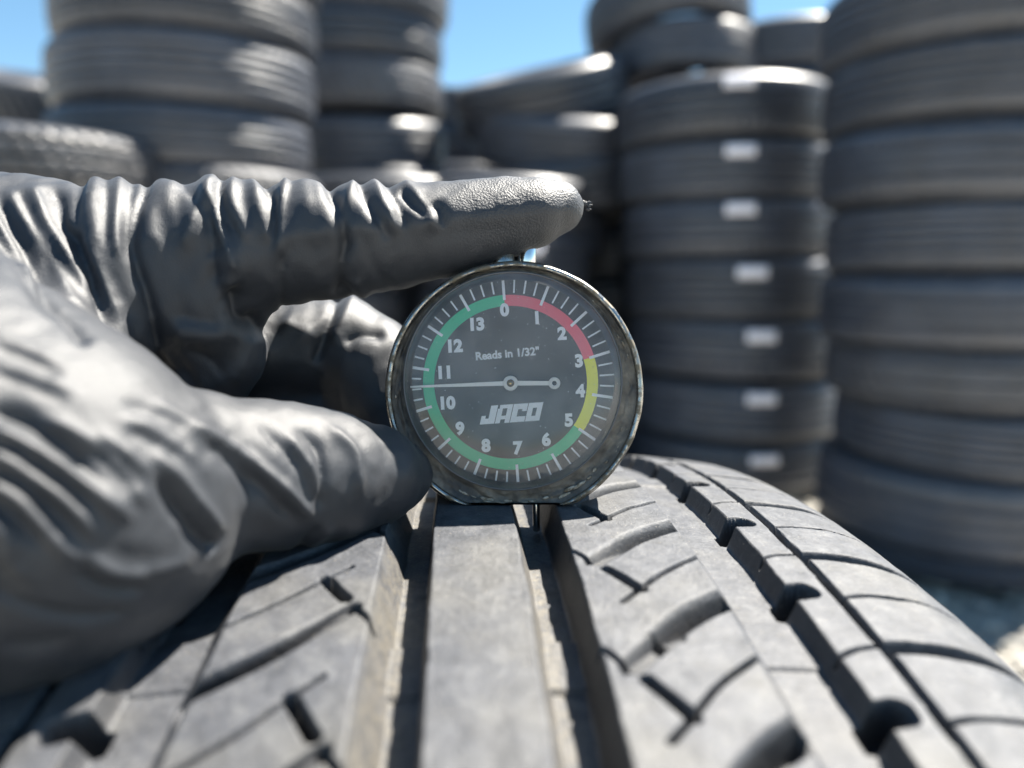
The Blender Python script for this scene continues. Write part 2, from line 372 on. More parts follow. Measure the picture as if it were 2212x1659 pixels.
# back rows
stack('the dark stack left of the stickered one', 'tyres in the back row', 3.35, 0.33, [300, 395, 490, 600], [1320, 1325, 1318], style=[2])
stack('the stack peeking out behind the stickered one', 'tyres in the back row', 3.15, 0.325, [22, 130, 235, 345], [1702, 1706, 1700], style=[0, 2])
stack('the far stack beside the leaning middle pile', 'tyres in the back row', 4.2, 0.325, [183, 262, 340, 415], [1000, 1000, 1004], style=[2])
stack('the dark stack behind the second stack', 'tyres in the back row', 3.75, 0.325, [345, 430, 510], [1010, 1012], style=[1])
stack('the dark back-row stack behind the thumb', 'tyres in the back row', 3.4, 0.33, [330, 430, 525], [560, 565], style=[2])
stack('the back-row stack right of the stickered one', 'tyres in the back row', 3.3, 0.33, [240, 340, 440], [1850, 1852], style=[0])
stack('the back-row stack behind the wrist', 'tyres in the back row', 4.1, 0.33, [300, 380, 460], [300, 302], style=[0])

# ------------------------------------------------------------------ the tyre in front: tread pattern as a height field
TR = 330.0; PN = 77; PP = 2*math.pi*TR/PN; US, RS, RC = 65.0, 22.0, 500.0
TY = math.radians(4.0); T_L, T_X = 146.0, 3.4
def crown(u):
    u = np.abs(u); a0 = math.atan(US/RC); cu = US-RS*math.sin(a0); cd = US*US/2/RC+RS*math.cos(a0)
    return np.where(u < US, u*u/2/RC, cd-np.sqrt(np.maximum(RS*RS-np.clip(u-cu, 0, RS*0.985)**2, 0)))
def trench(u, a0, a1, b0, b1, d):
    """straight groove: falls from a0 to a1, floor to b0, rises to b1"""
    return d*np.minimum(np.clip((u-a0)/(a1-a0), 0, 1), np.clip((b1-u)/(b1-b0), 0, 1))
def tread_depth(u, s, seed=0):
    """depth (mm) below the crown, and amounts of lodged sand and shade painted in the recesses"""
    wob = 0.22*vnoise(u/6, s/6, 0*u, 5)+0.05*vnoise(u/1.6, s/1.6, 0*u, 6)
    uu = u+wob*0.7; ss = s+wob*0.8
    D = np.zeros(u.shape); sand = np.zeros(u.shape); recess_shade = np.zeros(u.shape)
    wear = sstep(0, .5, ((s+60) % PP*1.0)/9.0)*0    # placeholder for bars, set below
    per = np.mod(ss+1e-6, PP)
    bar = ((np.mod(s+52.0, PP*3)) < 10.5)*0.9      # tread-wear bars on the groove floors
    g = trench(uu, 6.3, 8.7, 13.2, 14.9, 8.0); D = np.maximum(D, np.minimum(g, 8-bar))
    sand += sstep(6.2, 7.2, uu)*(1-sstep(9.0, 11.5, uu))*1.0+0.35*sstep(8, 9, uu)*(1-sstep(12.5, 13.4, uu)); recess_shade += sstep(13.2, 13.5, uu)*(1-sstep(14.75, 15.0, uu))
    g = trench(uu, -16.4, -13.2, -9.0, -7.9, 8.0); D = np.maximum(D, np.minimum(g, 8-bar))
    sand += sstep(-16.6, -15.4, uu)*(1-sstep(-12.6, -11, uu))*1.0+0.5*sstep(-13, -12, uu)*(1-sstep(-10, -9, uu)); recess_shade += sstep(-9.0, -8.8, uu)*(1-sstep(-8.1, -7.9, uu))
    for sg in (1, -1):
        v = uu*sg+(0 if sg > 0 else -0.6)
        g = trench(v, 35.4, 38.4, 45.8, 47.3, 4.0)
        D = np.maximum(D, np.minimum(g, 4.0-bar*.6)); recess_shade += sstep(45.8, 46.3, v)*(1-sstep(47.3, 47.5, v))*.7
        D = np.maximum(D, trench(v, 53.6, 54.0, 55.0, 55.5, 5.5)); recess_shade += (v > 53.8)*(v < 55.3)
    def strokes(U, Sx, pts, wd, dep, soft=0.28, n=1, wide_end=0, lip=0.0):
        P = smooth_line(pts, 5) if len(pts) > 2 else pts
        best = np.zeros(U.shape); 
        for k in (-1, 0, 1):
            q = [(p[0], p[1]+k*PP) for p in P]
            d, sd_, al = seg_dist(U, Sx, q)
            wl = wd/2*(1+wide_end*al) 
            q_ = 1-sstep(wl-soft*.5, wl+soft*.9, d)
            if lip: q_ = np.where(sd_*lip > 0, (1-np.clip((d-wl+.35)/(abs(lip)+.35), 0, 1))**2.3, q_)
            best = np.maximum(best, dep*q_)
        return best
    M = PP
    for sg in (1, -1):
        U = uu*sg if sg > 0 else (-uu-0.7)
        Sx = np.mod(ss+29.8, M) if sg > 0 else np.mod(-ss-43.0+29.8-1.5, M)
        o = 29.8
        f = lambda pts: [(a, b+o) for a, b in pts]
        reg = (np.abs(U) < 37.5)
        # narrow lead-in, then the wide curved lateral slot
        D = np.maximum(D, strokes(U, Sx, f([(15.0, -26.2), (18.4, -30.2)]), 0.7, 4.5))
        L = strokes(U, Sx, f([(18.2, -29.9), (21.4, -26.6), (26.0, -21.8), (31, -17.6), (37.0, -13.6)]), 2.3, 5.5, 0.35, wide_end=.5, lip=1.9 if sg > 0 else -0.7)
        ramp_ = 0.25+0.75*sstep(19, 34, U); D = np.maximum(D, L*ramp_*(U < 37.5)); recess_shade += 1.0*sstep(0.7, 1.6, L)*(U < 37)
        # T-shaped slot and the fine sipe crossing its end
        T1 = strokes(U, Sx, f([(19.5, -32.2), (23.4, -38.6)]), 1.7, 5.5); D = np.maximum(D, T1); recess_shade += (T1 > 1)*.9
        T2 = strokes(U, Sx, f([(19.9, -42.1), (23.3, -38.6), (28, -33.6), (33, -29.4), (36.8, -26.6)]), 0.6, 4.2, 0.25); D = np.maximum(D, T2); recess_shade += (T2 > 1)*.9
        # rib between wide groove and shoulder groove: notches and sipes
        N = strokes(U, Sx, f([(45.6, -38.1), (49.8, -37.0)]), 4.0, 7.4, 0.45); D = np.maximum(D, N*(U > 44.6)*(U < 52)); recess_shade += 2*(N > 1.5)*(U > 44.8)*(U < 51.5)
        N = strokes(U, Sx, f([(46.8, -26.9), (50, -25.2), (54, -24.2)]), 0.45, 4.0, 0.22); D = np.maximum(D, N); recess_shade += (N > 1)*.8
        # shoulder sipes
        N = strokes(U, Sx, f([(55, -24.3), (60, -23.9), (67, -24.8), (78, -27.5)]), 1.5, 3.6, 1.1); D = np.maximum(D, N*(U > 54.5)); recess_shade += (N > 1.6)*.35*(U > 54.5)
        N = strokes(U, Sx, f([(55, -38.6), (60, -37.6), (68, -37.9), (76, -39.5)]), 0.5, 2.4, 0.25); D = np.maximum(D, N*(U > 54.5)); recess_shade += (N > 1)*.6
    # one torn lug in the second block row
    d = np.hypot((uu-24.2)/2.2, (ss+50.6)/1.5); D = np.maximum(D, 4.2*(1-sstep(.5, 1.15, d+0.35*vnoise(u*1.5, s*1.5, 0*u, 8))))
    D = D*(1-sstep(69, 79, np.abs(u))*0.85)+0.025*vnoise(u/1.1, s/1.1, 0*u, 9)+0.09*vnoise(u/4, s/3, 0*u, 10)
    return D, np.clip(sand, 0, 1), np.clip(recess_shade, 0, 1)
def tyre_point(u, s, dep):
    th = s/TR; r = TR-crown(u)-dep
    y = T_L+r*np.sin(th); z = r*np.cos(th)-TR; x = u+T_X
    c, n = math.cos(TY), math.sin(TY)
    return np.stack([(x*c-y*n)/1000, (x*n+y*c)/1000, CAMH-0.045+z/1000], -1)
front = empty('tyre', tuple(tyre_point(np.array(0.), np.array(0.), np.array(330.))))
tag(front, 'upright foreground tyre whose dusty grooved tread carries the gauge', 'tyre')
def fix_parent(o, p):
    o.parent = p; o.matrix_parent_inverse = Matrix.Translation(-p.location)
def tread_patch(s0, s1, ns, us):
    s = np.linspace(s0, s1, ns); Sg, U = np.meshgrid(s, us, indexing='ij')
    D, sand, recess_shade = tread_depth(U, Sg)
    return tyre_point(U, Sg, D).reshape(-1, 3), sand.ravel(), recess_shade.ravel(), (len(s), len(us))
def build_front():
    u_hi = np.concatenate([np.linspace(-79, -58, 60)[:-1], np.linspace(-58, 58, 581)[:-1], np.linspace(58, 79, 90)])
    hi0, hi1 = -3.4*PP, 3.2*PP
    V1, a1, b1, sh1 = tread_patch(hi0, hi1, 881, u_hi)
    u_lo = np.linspace(-79, 79, 211)
    V2, a2, b2, sh2 = tread_patch(hi1, hi0+2*math.pi*TR, 1150, u_lo)
    Q = np.vstack([grid_quads(*sh1), grid_quads(*sh2)+len(V1)])
    me = mesh_np('tread', np.vstack([V1, V2]), Q)
    for nm, v in (('sand', np.r_[a1, a2]), ('recess_shade', np.r_[b1, b2])):
        at = me.attributes.new(nm, 'FLOAT', 'POINT'); at.data.foreach_set('value', v.astype(np.float32))
    fix_parent(link('tread', me, None, M_TREAD), front)
    B = np.linspace(0, 2*math.pi*TR, 361)[:-1]
    for sg in (1, -1):
        uu = np.array([79.0, 82, 86, 92, 98, 101, 100, 96, 90, 82, 80, 84, 78, 70, 0.0]); dd = np.array([0, 3.0, 8, 20, 40, 60, 80, 100, 112, 118, 124, 122, 90, 30, 17.0])
        dd[0:1] = 0; base = float(crown(np.array(79.0)))
        dp = base+dd+0.0; dp[0] = base
        Sg, K = np.meshgrid(B, np.arange(len(uu)), indexing='ij')
        P = tyre_point(np.zeros(Sg.shape), Sg, dp[K]); c, n = math.cos(TY), math.sin(TY)
        P[..., 0] += sg*uu[K]*c/1000; P[..., 1] += sg*uu[K]*n/1000
        Q = grid_quads(len(B), len(uu), wrap_r=True)
        fix_parent(link('sidewall', mesh_np('sidewall', P.reshape(-1, 3), Q if sg > 0 else Q[:, ::-1]), None, M_SIDE), front)
build_front()

# ------------------------------------------------------------------ the dial gauge
MM = 0.001; GD = 0.146; K = GD/FPX*1000           # mm per photo pixel on the gauge's front plane
gauge = empty('tread_depth_gauge', W(1111, 842, GD))
gauge.rotation_euler = (math.pi/2-PITCH, 0, 0)      # local x right, y up, z out of the face
GM = Matrix.Translation(gauge.location) @ gauge.rotation_euler.to_matrix().to_4x4()
tag(gauge, 'round dial tread depth gauge with chipped grimy rim, standing on the foreground tyre', 'tyre gauge')
def lathe(prof, n=160, cx=0.0, cy=0.0, clampz=None, jit=None):
    B = np.linspace(0, 2*math.pi, n, endpoint=False); q = np.array(prof, float)
    R = np.repeat(q[None, :, 0], n, 0); Z = np.repeat(q[None, :, 1], n, 0); A = np.repeat(B[:, None], len(q), 1)
    if jit: R, Z = jit(R, Z, A)
    V = np.stack([cx+R*np.cos(A), cy+R*np.sin(A), Z], -1).reshape(-1, 3)
    if clampz is not None:      # flat foot: nothing of the case reaches below the tread
        Wz = V[:, 1]*CP - V[:, 2]*SP*-1*-1
        lim = clampz; low = V[:, 1]*CP + V[:, 2]*SP
        V[:, 1] = np.where(low < lim, (lim-V[:, 2]*SP)/CP, V[:, 1])
    return V*MM, grid_quads(n, len(q), wrap_r=True)
zfoot = (CAMH-0.045+0.0002-GM.translation.z)*1000
def gpart(name, V, Q, mat, parent=None, smooth=True):
    return link(name, mesh_np(name, V, Q, smooth), parent or gauge, mat)
def jcase(R, Z, A):
    return R+0.06*vnoise(A*9, Z, 0*A, 21), Z
case = gpart('case', *lathe([(0.01, -14.5), (20, -14.5), (23.2, -13.8), (24.1, -12.4), (24.3, -9), (24.3, -3), (24.35, -2.0), (24.6, -1.6), (24.65, -0.8), (24.3, -0.25), (23.9, -0.1), (23.55, -0.3), (23.4, -0.8), (23.3, -3)], 200, clampz=zfoot, jit=jcase), M_CASE)
def jgrime(R, Z, A):
    m = (R > 19.7)*(R < 23.2)
    return R+0*R, Z+m*(0.28*vnoise(R*1.3, A*14, 0*R, 22)+0.16*vnoise(R*3.5, A*40, 0*R, 23))
cxx, cyy = (1108-1111)*K, (842-823)*K
# eccentric ring between crystal and case lip
def ring_between():
    n = 260; A = np.linspace(0, 2*math.pi, n, endpoint=False); T = np.linspace(0, 1, 22); AA, TT = np.meshgrid(A, T, indexing='ij')
    xi, yi = cxx+20.7*np.cos(AA), cyy+20.7*np.sin(AA); xo, yo = 23.5*np.cos(AA), 23.5*np.sin(AA)
    X = xi*(1-TT)+xo*TT; Y = yi*(1-TT)+yo*TT
    Z = -0.9-0.9*np.sin(TT*math.pi)+(0.30*vnoise(TT*4, AA*12, 0*AA, 22)+0.22*vnoise(TT*11, AA*45, 0*AA, 23))*np.sin(TT*math.pi)
    bot = np.exp(-((AA-4.6)/0.75)**2); Z += bot*0.6*np.maximum(0, vnoise(TT*5, AA*16, 0*AA, 31))*2*np.sin(TT*math.pi)
    V = np.stack([X, Y, Z], -1).reshape(-1, 3); low = V[:, 1]*CP+V[:, 2]*SP
    V[:, 1] = np.where(low < zfoot+.1, (zfoot+.1-V[:, 2]*SP)/CP, V[:, 1]); return V*MM, grid_quads(n, 22, wrap_r=True)
gpart('bezel', *ring_between(), M_GRIME)
def corrosion():
    spots = [(a_, rr_) for a_, rr_ in zip(rng.normal(4.55, .40, 22), rng.uniform(21.3, 22.7, 22))]+[(a_, rr_) for a_, rr_ in zip(rng.uniform(-.75, .9, 12), rng.uniform(21.9, 23.1, 12))]+[(2.05, 22.4), (2.07, 22.7), (2.12, 22.3), (3.7, 22.6), (3.2, 22.8)]
    k = NT('pale_corrosion'); c = k.mix((k.ramp(k.noise(900, 3), 0, [(0.35, 0.0), (0.65, 1.0)]), 0), (0.16, 0.12, 0.075), (0.50, 0.47, 0.40)); k.l(c, 2, k.b, 'Base Color'); k.b.inputs['Roughness'].default_value = 0.8
    k.bump(k.noise(3000, 3), 0, 0.6, 0.0002)
    for a, rr in spots:
        bm = bmesh.new(); m = bmesh.ops.create_icosphere(bm, subdivisions=2, radius=1.0); sz = rng.uniform(.2, .62) if abs(a-4.55) < 1 else rng.uniform(.1, .3)
        t_ = np.array([-math.sin(a), math.cos(a)]); n_ = np.array([math.cos(a), math.sin(a)]); el = rng.uniform(1, 2.6); sd_ = rng.integers(1e4)
        V = np.array([v.co[:] for v in m['verts']]); V *= (1+0.4*vnoise(V[:, 0]*1.7+sd_, V[:, 1]*1.7, V[:, 2]*1.7, 3))[:, None]
        for v, q in zip(m['verts'], V):
            xy = n_*(rr+q[1]*sz*.6)+t_*q[0]*sz*el; x_, y_ = xy[0], xy[1]
            z_ = -1.5+q[2]*0.22
            if y_*CP+z_*SP < zfoot+.15: y_ = (zfoot+.15-z_*SP)/CP
            v.co = (x_*MM, y_*MM, z_*MM)
        me = bpy.data.meshes.new('corrosion_spot'); bm.to_mesh(me); bm.free()
        for p in me.polygons: p.use_smooth = True
        link('corrosion_spot', me, gauge, k.m)
corrosion()
M_RIMCL = simple('aged_clear_rim', (0.10, 0.10, 0.105), 0.25)
DX, DY, DZ = (1103-1111)*K, (842-826)*K, -3.2
dk = (GD+(-DZ)*MM)/GD*K                              # mm per pixel on the dial plane
DX, DY = DX*dk/K, DY*dk/K+0.0
M_DIAL = simple('dial_black', (0.030, 0.026, 0.023), 0.5)
gpart('crystal_ring', *lathe([(19.6, -2.8), (20.3, -1.3), (20.5, -0.2), (20.75, 0.1), (20.95, -0.3), (21.0, -1.4)], 200, cxx, cyy), M_RIMCL)
dial = gpart('dial', *lathe([(0.01, DZ), (20.4, DZ), (20.6, DZ+0.8), (20.6, DZ+2.2)], 160, cxx, cyy), M_DIAL)
gpart('crystal', *lathe([(0.01, 0.75), (12, 0.72), (19.0, 0.62), (19.6, 0.45), (19.75, 0.12), (20.2, 0.05), (20.5, -0.1)], 200, cxx, cyy), M_CRYSTAL)
A0 = math.radians(-4.3)
def pol(ang, r):                                     # ang clockwise from the zero mark
    a = ang+A0; return DX+r*math.sin(a), DY+r*math.cos(a)
def arc_mesh(a0, a1, r0, r1, z):
    n = max(8, int((a1-a0)*60)); V = []
    for i in range(n+1):
        a = a0+(a1-a0)*i/n
        for r in (r0, r1): V.append((*pol(a, r), z))
    return np.array(V)*MM, np.array([(2*i, 2*i+1, 2*i+3, 2*i+2) for i in range(n)])
step = 2*math.pi/14
r0, r1 = 165*dk, 189*dk
for nm, a, b, col, lb in (('scale_band', 0, 3*step, (0.90, 0.10, 0.15), 'red band from 0 to 3'), ('scale_band', 3*step, 5*step, (0.88, 0.86, 0.03), 'yellow band from 3 to 5'), ('scale_band', 5*step, 14*step, (0.015, 0.55, 0.27), 'green band from 5 round to 0')):
    o = gpart(nm, *arc_mesh(a, b, r0, r1, DZ+.03), simple('band_ink', col, 0.6), dial); o['label'] = lb
M_WHITE = simple('white_ink', (0.88, 0.90, 0.94), 0.6)
for i in range(56):
    a = i*step/4; major = i % 4 == 0
    ra, rb, wd = (178*dk, 224*dk, 6.0*dk) if major else (193*dk, 224*dk, 3.6*dk)
    c = np.array(pol(a, 0)[:2]); d = np.array([math.sin(a+A0), math.cos(a+A0)]); n_ = np.array([d[1], -d[0]])
    P = [c+d*ra+n_*wd/2, c+d*ra-n_*wd/2, c+d*rb-n_*wd/2, c+d*rb+n_*wd/2]
    gpart('tick_mark', np.array([(*p, DZ+.06) for p in P])*MM, np.array([(0, 1, 2, 3)]), M_WHITE, dial, False)
def text(name, body, x, y, size, rot=0, shear=0, xs=1.0, bold=0.0, z=0.06, parent=None):
    cu = bpy.data.curves.new(name, 'FONT'); cu.body = body; cu.size = size*MM; cu.align_x = 'CENTER'; cu.align_y = 'CENTER'
    cu.offset = bold*MM; cu.shear = shear; cu.extrude = 0.00001; cu.resolution_u = 4
    t = bpy.data.objects.new(name+'_tmp', cu); COL.objects.link(t)
    me = bpy.data.meshes.new_from_object(t.evaluated_get(bpy.context.evaluated_depsgraph_get())); bpy.data.objects.remove(t)
    o = link(name, me, parent or dial, M_WHITE); o.location = (x*MM, y*MM, (DZ+z)*MM); o.rotation_euler = (0, 0, rot); o.scale = (xs, 1, 1)
    return o
def dpx(px, py): return (DX+(px-1103)*dk, DY-(py-826)*dk)
nums = [(1090, 671), (1160, 688), (1214, 722), (1251, 781), (1254, 846), (1229, 909), (1180, 951), (1118, 969), (1050, 964), (994, 927), (965, 872), (960, 806), (981, 749), (1029, 702)]
for i, (px, py) in enumerate(nums):
    o = text('numeral', str(i), *dpx(px, py), 3.25, bold=0.18, rot=math.radians(3)); o['label'] = 'white numeral %d' % i
o = text('lettering', 'Reads in 1/32"', *dpx(1096, 765), 2.15, rot=math.radians(5), bold=0.07); o['label'] = 'small white lettering Reads in 1/32"'
def block_word():
    L = {'J': [(.52, .30, 1, 1), (0, 0, 1, .30), (0, .30, .30, .46)], 'A': [(0, 0, .34, .80), (.66, 0, 1, .80), (.10, .80, 1, 1), (.34, .20, .66, .40)],
         'C': [(0, 0, .38, 1), (.38, .70, 1, 1), (.38, 0, 1, .30), (.68, .58, 1, .70)], 'O': [(0, 0, .36, 1), (.64, 0, 1, 1), (.36, .72, .64, 1), (.36, 0, .64, .28)]}
    V = []; F_ = []; w_, h_, gap = 31*dk, 39*dk, 1.6*dk
    for i, ch in enumerate('JACO'):
        for x0, y0, x1, y1 in L[ch]:
            k = len(V); ox = (i-2)*(w_+gap)
            for x, y in ((x0, y0), (x1, y0), (x1, y1), (x0, y1)): V.append(((ox+x*w_+(y-.5)*h_*.30)*MM, ((y-.5)*h_)*MM, 0))
            F_.append((k, k+1, k+2, k+3))
    me = bpy.data.meshes.new('lettering'); me.from_pydata(V, [], F_); me.update(); return me
o = link('lettering', block_word(), dial, M_WHITE); jx, jy = dpx(1106, 893); o.location = (jx*MM, jy*MM, (DZ+.06)*MM); o.rotation_euler = (0, 0, math.radians(4)); o['label'] = 'slanted heavy white lettering JACO'
# pointer with hub and ring counterweight
def flat(name, outline, z0, z1, mat, parent):
    n = len(outline); V = [(x, y, z0) for x, y in outline]+[(x, y, z1) for x, y in outline]
    me = bpy.data.meshes.new(name); me.from_pydata([tuple(c*MM for c in v) for v in V], [], [list(range(n, 2*n)), list(range(n))[::-1]]+[[i, (i+1) % n, n+(i+1) % n, n+i] for i in range(n)]); me.update()
    return link(name, me, parent, mat)
M_NEEDLE = simple('white_pointer', (0.82, 0.82, 0.80), 0.4)
hx, hy = dpx(1103, 828); tx_, ty_ = dpx(888, 836); kx, ky = dpx(1197, 828)
pointer = flat('pointer', [(tx_, ty_-.18), (hx, hy-.46), (kx-.7, ky-.42), (kx-.7, ky+.42), (hx, hy+.46), (tx_, ty_+.18)], DZ+1.0, DZ+1.25, M_NEEDLE, gauge)
gpart('counterweight_ring', *lathe([(0.45, DZ+1.0), (0.45, DZ+1.3), (1.15, DZ+1.3), (1.15, DZ+1.0)], 32, kx, ky), M_NEEDLE, pointer)
gpart('hub', *lathe([(1.45, DZ+.9), (1.45, DZ+1.45), (1.3, DZ+1.6), (0.01, DZ+1.6)], 40, hx, hy), M_NEEDLE, pointer)
gpart('hub_pin', *lathe([(0.72, DZ+1.5), (0.72, DZ+1.9), (0.01, DZ+2.0)], 24, hx, hy), simple('brass', (0.55, 0.36, 0.14), 0.3, 1.0), pointer)
M_CHROME = simple('chrome_rod', (0.75, 0.75, 0.75), 0.12, 1.0); M_BLACKP = simple('black_plastic', (0.02, 0.02, 0.022), 0.4)
def rod(name, P0, P1, r, mat, parent, n=24, r2=None):
    P0, P1 = Vector(P0), Vector(P1); d = (P1-P0); q = d.to_track_quat('Z', 'Y').to_matrix(); L = d.length; V = []
    prof = [(0.0001*r, 0), (r*.9, 0), (r, L*.02), (r2 or r, L*.98), ((r2 or r)*.9, L), (0.0001*r, L)]
    for i in range(n):
        a = 2*math.pi*i/n
        for rr, z in prof: V.append(P0+q @ Vector((rr*math.cos(a), rr*math.sin(a), z)))
    GI = GM.inverted(); V = np.array([(GI @ v)[:] for v in V])
    return gpart(name, V, grid_quads(n, len(prof), wrap_r=True), mat)
pD = 0.1535
plunger = rod('plunger', W(1139, 600, pD), W(1142, 500, pD), 0.0016, M_CHROME, gauge)
rod('guide_post', W(1117, 600, pD+.003), W(1117, 530, pD+.003), 0.0007, M_BLACKP, gauge)
rod('top_bracket', W(1085, 590, pD-.001), W(1088, 545, pD-.001), 0.0022, M_CASE, gauge)
pr_t = W(1158, 1078, .1535); pr_b = W(1159, 1146, .1545)
rod('probe_pin', pr_t, pr_b, 0.00072, M_CHROME, gauge)

# ------------------------------------------------------------------ the gloved hand: one skin grown round the bones, then creased
def chain(pts):
    return [(np.array(W(px, py, D/1000))*1000, r*D/FPX) for px, py, D, r in pts]
def build_skin(chains, blend, lo, hi, cell, up):
    """implicit surface of smoothly joined round cones, meshed with surface nets; mm"""
    lo = np.array(lo, float); hi = np.array(hi, float); n = np.ceil((hi-lo)/cell).astype(int)+1
    ax = [lo[i]+cell*np.arange(n[i]) for i in range(3)]
    X, Y, Z = np.meshgrid(*ax, indexing='ij'); X = X.astype(np.float32); Y = Y.astype(np.float32); Z = Z.astype(np.float32)
    def field(ch):
        f = np.full(X.shape, 1e3, np.float32)
        for (p, r), (q, t) in zip(ch[:-1], ch[1:]):
            d = q-p; l2 = float(d@d)+1e-9
            h = np.clip(((X-p[0])*d[0]+(Y-p[1])*d[1]+(Z-p[2])*d[2])/l2, 0, 1)
            g = np.sqrt((X-p[0]-h*d[0])**2+(Y-p[1]-h*d[1])**2+(Z-p[2]-h*d[2])**2)-(r+(t-r)*h)
            f = np.minimum(f, g)
        return f
    F = None
    for ch, k in zip(chains, blend):
        f = field(ch)
        if F is None: F = f
        else:
            h = np.maximum(k-np.abs(F-f), 0)/k; F = np.minimum(F, f)-h*h*k*0.25
    # refine the smooth field
    def refine(F, axis):
        m = F.shape[axis]; idx = np.arange((m-1)*up+1)/up; i0 = np.minimum(idx.astype(int), m-2); t = (idx-i0).astype(np.float32)
        a = np.take(F, i0, axis); b = np.take(F, i0+1, axis); sh = [1, 1, 1]; sh[axis] = -1; t = t.reshape(sh)
        return a*(1-t)+b*t
    for a in range(3): F = refine(F, a)
    c = cell/up; S_ = F < 0
    nx, ny, nz = F.shape
    # cells with a sign change
    cs = np.zeros((nx-1, ny-1, nz-1), np.int8)
    for a in (0, 1):
        for b in (0, 1):
            for d in (0, 1): cs += S_[a:nx-1+a, b:ny-1+b, d:nz-1+d]
    act = (cs > 0) & (cs < 8); I = np.argwhere(act); idm = np.full(act.shape, -1, np.int32); idm[act] = np.arange(len(I))
    acc = np.zeros((len(I), 3)); cnt = np.zeros(len(I))
    corner = [(a, b, d) for a in (0, 1) for b in (0, 1) for d in (0, 1)]
    vals = {k: F[I[:, 0]+k[0], I[:, 1]+k[1], I[:, 2]+k[2]] for k in corner}
    for k in corner:
        for ax_ in range(3):
            if k[ax_] == 0:
                k2 = list(k); k2[ax_] = 1; k2 = tuple(k2); v0, v1 = vals[k], vals[k2]; m = (v0 < 0) != (v1 < 0)
                t = np.where(m, v0/(v0-v1+1e-12), 0)
                p = np.array(k, float)[None, :].repeat(len(I), 0); p[:, ax_] = t
                acc += p*m[:, None]; cnt += m
    V = lo+(I+acc/cnt[:, None])*c
    Qs = []
    for ax_ in range(3):
        sl0 = [slice(None)]*3; sl1 = [slice(None)]*3; sl0[ax_] = slice(0, -1); sl1[ax_] = slice(1, None)
        cr = S_[tuple(sl0)] != S_[tuple(sl1)]; E_ = np.argwhere(cr); b_, c_ = [i for i in range(3) if i != ax_]
        ok = (E_[:, b_] > 0) & (E_[:, c_] > 0) & (E_[:, b_] < F.shape[b_]-1) & (E_[:, c_] < F.shape[c_]-1); E_ = E_[ok]
        def at(db, dc):
            q = E_.copy(); q[:, b_] += db; q[:, c_] += dc; return idm[q[:, 0], q[:, 1], q[:, 2]]
        q = np.stack([at(-1, -1), at(0, -1), at(0, 0), at(-1, 0)], 1)
        ins = S_[E_[:, 0], E_[:, 1], E_[:, 2]]
        flip = ins if ax_ != 1 else ~ins
        q = np.where(flip[:, None], q, q[:, ::-1]); Qs.append(q)
    return V, np.vstack(Qs)
def vnormals(V, Q):
    n = np.cross(V[Q[:, 2]]-V[Q[:, 0]], V[Q[:, 3]]-V[Q[:, 1]]); N = np.zeros_like(V)
    for k in range(4):
        for a in range(3): N[:, a] += np.bincount(Q[:, k], n[:, a], len(V))
    return N/(np.linalg.norm(N, axis=1, keepdims=True)+1e-9)
def relax(V, Q, it, lam=0.5):
    e = np.vstack([Q[:, [0, 1]], Q[:, [1, 2]], Q[:, [2, 3]], Q[:, [3, 0]]])
    e = np.vstack([e, e[:, ::-1]]); deg = np.bincount(e[:, 0], minlength=len(V))[:, None].astype(float)
    for _ in range(it):
        A = np.stack([np.bincount(e[:, 0], V[e[:, 1], a], len(V)) for a in range(3)], 1)/np.maximum(deg, 1)
        V = V+lam*(A-V)
    return V
C_INDEX = chain([(1232, 446, 153.5, 32), (1205, 450, 153.5, 56), (1150, 462, 153, 76), (1090, 470, 153, 86), (1000, 490, 152.5, 98), (900, 506, 151.5, 106), (800, 518, 151, 118), (700, 524, 151, 124), (600, 530, 150.5, 130), (500, 536, 150, 140), (400, 545, 150, 150), (250, 590, 149, 195), (100, 625, 148, 235), (-80, 650, 146, 260)])
C_ROOT = chain([(300, 640, 149, 190), (430, 680, 150, 125), (470, 770, 153, 100), (400, 850, 156, 110)])
C_MID = chain([(330, 740, 168, 150), (600, 752, 172, 108), (742, 748, 174, 104), (800, 790, 173, 110), (840, 880, 171, 100), (860, 960, 168, 80)])
C_RING = chain([(200, 860, 172, 150), (560, 880, 178, 110), (780, 930, 178, 90)])
C_THUMB = chain([(868, 1026, 146, 66), (845, 1028, 145, 84), (800, 1028, 141, 112), (700, 1030, 135, 146), (600, 1026, 130, 160), (500, 1028, 124, 168), (400, 1040, 120, 200), (300, 1062, 115, 245), (200, 1088, 111, 315), (80, 1085, 108, 385), (-80, 1060, 106, 440)])
C_WEB = chain([(-80, 800, 124, 320), (40, 790, 131, 180), (100, 730, 142, 150), (160, 650, 149, 150)])
C_PALM1 = chain([(-80, 700, 146, 270), (-700, 800, 140, 300), (-1300, 900, 135, 300), (-1500, 920, 134, 310)])
C_PALM2 = chain([(-80, 1040, 108, 430), (-600, 1010, 118, 350), (-1300, 950, 130, 300), (-1500, 940, 132, 310)])
C_PALM3 = chain([(100, 800, 168, 170), (-600, 880, 165, 240), (-1300, 930, 145, 280)])
V, Q = build_skin([C_INDEX, C_ROOT, C_WEB, C_PALM1, C_PALM2, C_PALM3, C_THUMB, C_MID, C_RING], [1, 7, 10, 12, 14, 16, 5, 4, 4], (-205, 72, CAMH*1000-95), (22, 215, CAMH*1000+58), 1.65, 3)
V = relax(V, Q, 5)
def chain_d(P, ch):
    f = np.full(len(P), 1e9)
    for (p, r), (q, t) in zip(ch[:-1], ch[1:]):
        d = q-p; h = np.clip(((P-p)@d)/(d@d), 0, 1); f = np.minimum(f, np.linalg.norm(P-p-h[:, None]*d, axis=1)-(r+(t-r)*h))
    return f
